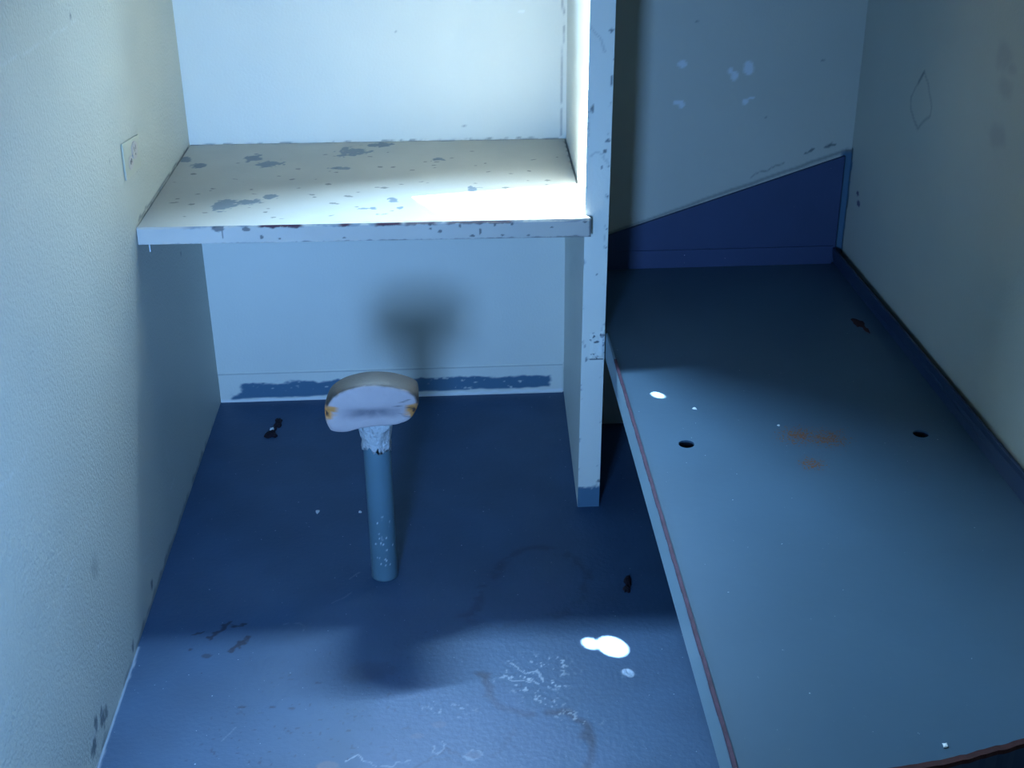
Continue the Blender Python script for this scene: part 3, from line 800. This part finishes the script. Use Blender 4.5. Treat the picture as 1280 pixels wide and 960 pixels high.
# upturned flange along the right wall, and at the head
mb = MB()
mb.hexa([(rel(1.6985), -1.99, BZ - 0.001), (rel(1.7045), -1.99, BZ - 0.001), (rel(1.7045), -0.224, BZ - 0.001), (rel(1.6985), -0.224, BZ - 0.001),
         (rel(1.709), -1.99, BZ + 0.048), (rel(1.7145), -1.99, BZ + 0.048), (rel(1.697), -0.224, BZ + 0.044), (rel(1.690), -0.224, BZ + 0.044)])
mb.build('wall_flange', M_FLANGE, bunk, bevel=0.0015)
mb = MB()
mb.box(rel(1.046), rel(1.692), -0.2285, -0.2245, BZ - 0.002, BZ + 0.049)
mb.build('head_flange', M_BLUE, bunk, bevel=0.001)
# foot edge, turned down and rusted
pts = [(rel(1.046), -2.115), (rel(1.200), -2.105), (rel(1.332), -2.085), (rel(1.442), -2.055), (rel(1.702), -1.990)]
Vv, Ff = [], []
rs = np.random.RandomState(9)
for k in range(len(pts) - 1):
    for t in range(12):
        f = t / 12
        Vv.append((pts[k][0] * (1 - f) + pts[k + 1][0] * f, pts[k][1] * (1 - f) + pts[k + 1][1] * f))
Vv.append(pts[-1])
jit = [rs.uniform(-0.0012, 0.0012) for _ in Vv]
def foot_strip(name, mat, z0, z1, back):
    V3, Ff = [], []
    for (x, y), q in zip(Vv, jit):
        V3 += [(x, y - 0.006 + q, z0), (x, y + back, z0), (x, y + back + 0.002 + q, z1), (x, y - 0.006 + q, z1 + 0.0004)]
    for k in range(len(Vv) - 1):
        a, b = k * 4, (k + 1) * 4
        for i in range(4):
            i2 = (i + 1) % 4
            Ff.append((a + i, a + i2, b + i2, b + i))
    Ff += [(3, 2, 1, 0), tuple(4 * (len(Vv) - 1) + i for i in range(4))]
    return MB().add(V3, Ff).build(name, mat, bunk)
foot_strip('foot_edge', M_FLANGE, BZ - 0.050, BZ - 0.0065, 0.001)
fr = foot_strip('foot_rim', M_DARKRUST, BZ - 0.0065, BZ + 0.0008, 0.002)
fr['label'] = 'dark rusted rim along the foot of the bunk'
# dried rust blister on the plate
def crumb(name, mat, cx, cy, cz, rx, ry, h, parent=None, seed=1, n=14, origin=None):
    """Low ragged flake: an irregular outline, domed, resting on its base."""
    rs = np.random.RandomState(seed)
    rad = 1 + 0.32 * (rs.rand(n) - 0.5) * 2
    V, F = [], []
    for (s, z) in ((1.0, 0.0), (0.92, 0.55), (0.55, 0.95)):
        for k in range(n):
            a = 2 * math.pi * k / n
            V.append((cx + rx * rad[k] * s * math.cos(a), cy + ry * rad[k] * s * math.sin(a), cz + h * z * (1 + 0.5 * (rs.rand() - 0.5) if z else 1)))
    V.append((cx, cy, cz + h))
    for j in range(2):
        for k in range(n):
            k2 = (k + 1) % n
            F.append((j * n + k, j * n + k2, (j + 1) * n + k2, (j + 1) * n + k))
    for k in range(n):
        F.append((2 * n + k, 2 * n + (k + 1) % n, 3 * n))
    F.append(tuple(range(n))[::-1])
    return MB().add(V, F).build(name, mat, parent)
o = crumb('rust_blister', M_DARKRUST, rel(1.645), -0.628, BZ - 0.0002, 0.015, 0.028, 0.0015, bunk, 3)
o['label'] = 'dark red rust blister near the wall flange'
o2 = crumb('rust_blister', M_DARKRUST, rel(1.653), -0.668, BZ - 0.0002, 0.006, 0.020, 0.0012, bunk, 5)
o2['label'] = 'dark red rust trail near the wall flange'

# ---- electrical outlet on the left wall
outlet = thing('electrical_outlet', 'cream electrical outlet plate on the left wall above the desk', 'outlet', (0.0, -0.632, 0.913))
OY, OZ = -0.632, 0.913
cor = [(-0.705, 0.881), (-0.566, 0.872), (-0.554, 0.941), (-0.700, 0.959)]
mb = MB()
mb.hexa([(0.0005, y - OY, z - OZ) for y, z in cor] + [(0.0045, y - OY, z - OZ) for y, z in cor])
mb.build('wall_plate', M_PLATE, outlet, bevel=0.0012)
def disc(name, mat, cy, cz, ry, rz, x0, x1, n=24):
    V = [(x, cy + ry * math.cos(2 * math.pi * k / n), cz + rz * math.sin(2 * math.pi * k / n)) for x in (x0, x1) for k in range(n)]
    F = [(k, (k + 1) % n, n + (k + 1) % n, n + k) for k in range(n)] + [tuple(range(n))[::-1], tuple(range(n, 2 * n))]
    return MB().add(V, F).build(name, mat, outlet, bevel=0.0006)
disc('receptacle', M_SOCKET, -0.607 - OY, 0.921 - OZ, 0.026, 0.019, 0.004, 0.0065)
disc('receptacle', M_SOCKET, -0.650 - OY, 0.905 - OZ, 0.020, 0.015, 0.004, 0.0055)
for (cy, cz, ry, rz) in [(-0.601, 0.926, 0.0025, 0.006), (-0.613, 0.924, 0.0025, 0.006), (-0.607, 0.912, 0.003, 0.003), (-0.648, 0.909, 0.002, 0.005), (-0.657, 0.907, 0.002, 0.005)]:
    disc('slot', M_SLOT, cy - OY, cz - OZ, ry, rz, 0.0055, 0.0072, 12)
disc('screw', M_STEEL, -0.631 - OY, 0.913 - OZ, 0.004, 0.004, 0.004, 0.0065, 12)

# ---- litter on the floor
sc = thing('debris', 'dark crumpled scrap with a pale tip on the floor near the back wall', 'debris', (0.172, -0.182, 0.0))
crumb('scrap', M_SCRAP, -0.001, -0.032, 0.0005, 0.017, 0.020, 0.008, sc, 11)
crumb('scrap', M_SCRAP, 0.011, 0.036, 0.0005, 0.010, 0.028, 0.007, sc, 12)
crumb('scrap', M_SCRAP, 0.006, 0.002, 0.0005, 0.004, 0.016, 0.004, sc, 13)
t = crumb('tip', M_CHIP, -0.002, -0.012, 0.004, 0.006, 0.010, 0.006, sc, 14)
t['label'] = 'pale tip'
sc = thing('debris', 'dark curled scrap on the floor in the shade beside the bunk', 'debris', (1.063, -0.990, 0.0))
crumb('scrap', M_SCRAP, 0.000, 0.012, 0.0005, 0.009, 0.022, 0.008, sc, 21)
crumb('scrap', M_SCRAP, -0.007, -0.018, 0.0005, 0.008, 0.014, 0.006, sc, 22)
def chip(label, x, y, z, rx, ry, seed):
    o = crumb('paint_chip', M_CHIP, 0, 0, 0, rx, ry, 0.0014, None, seed, 8)
    o.location = (x, y, z)
    o['label'], o['category'], o['group'] = label, 'paint chip', 'white paint chips'
    return o
chip('white paint chip on the shaded floor left of the stool pole', 0.334, -0.631, 0.0004, 0.0055, 0.008, 31)
chip('white paint chip on the shaded floor close beside the stool pole', 0.440, -0.638, 0.0004, 0.0035, 0.006, 32)
chip('tiny white paint chip on the bunk above the left drain hole', 1.179, -1.040, BZ + 0.0004, 0.0045, 0.006, 33)
chip('white paint chip on the bunk beside its rusted foot edge', 1.338, -2.055, BZ + 0.0004, 0.0045, 0.005, 34)
chip('tiny white paint chip on the bunk left of the brown rust specks', 1.334, -1.125, BZ + 0.0004, 0.003, 0.004, 35)
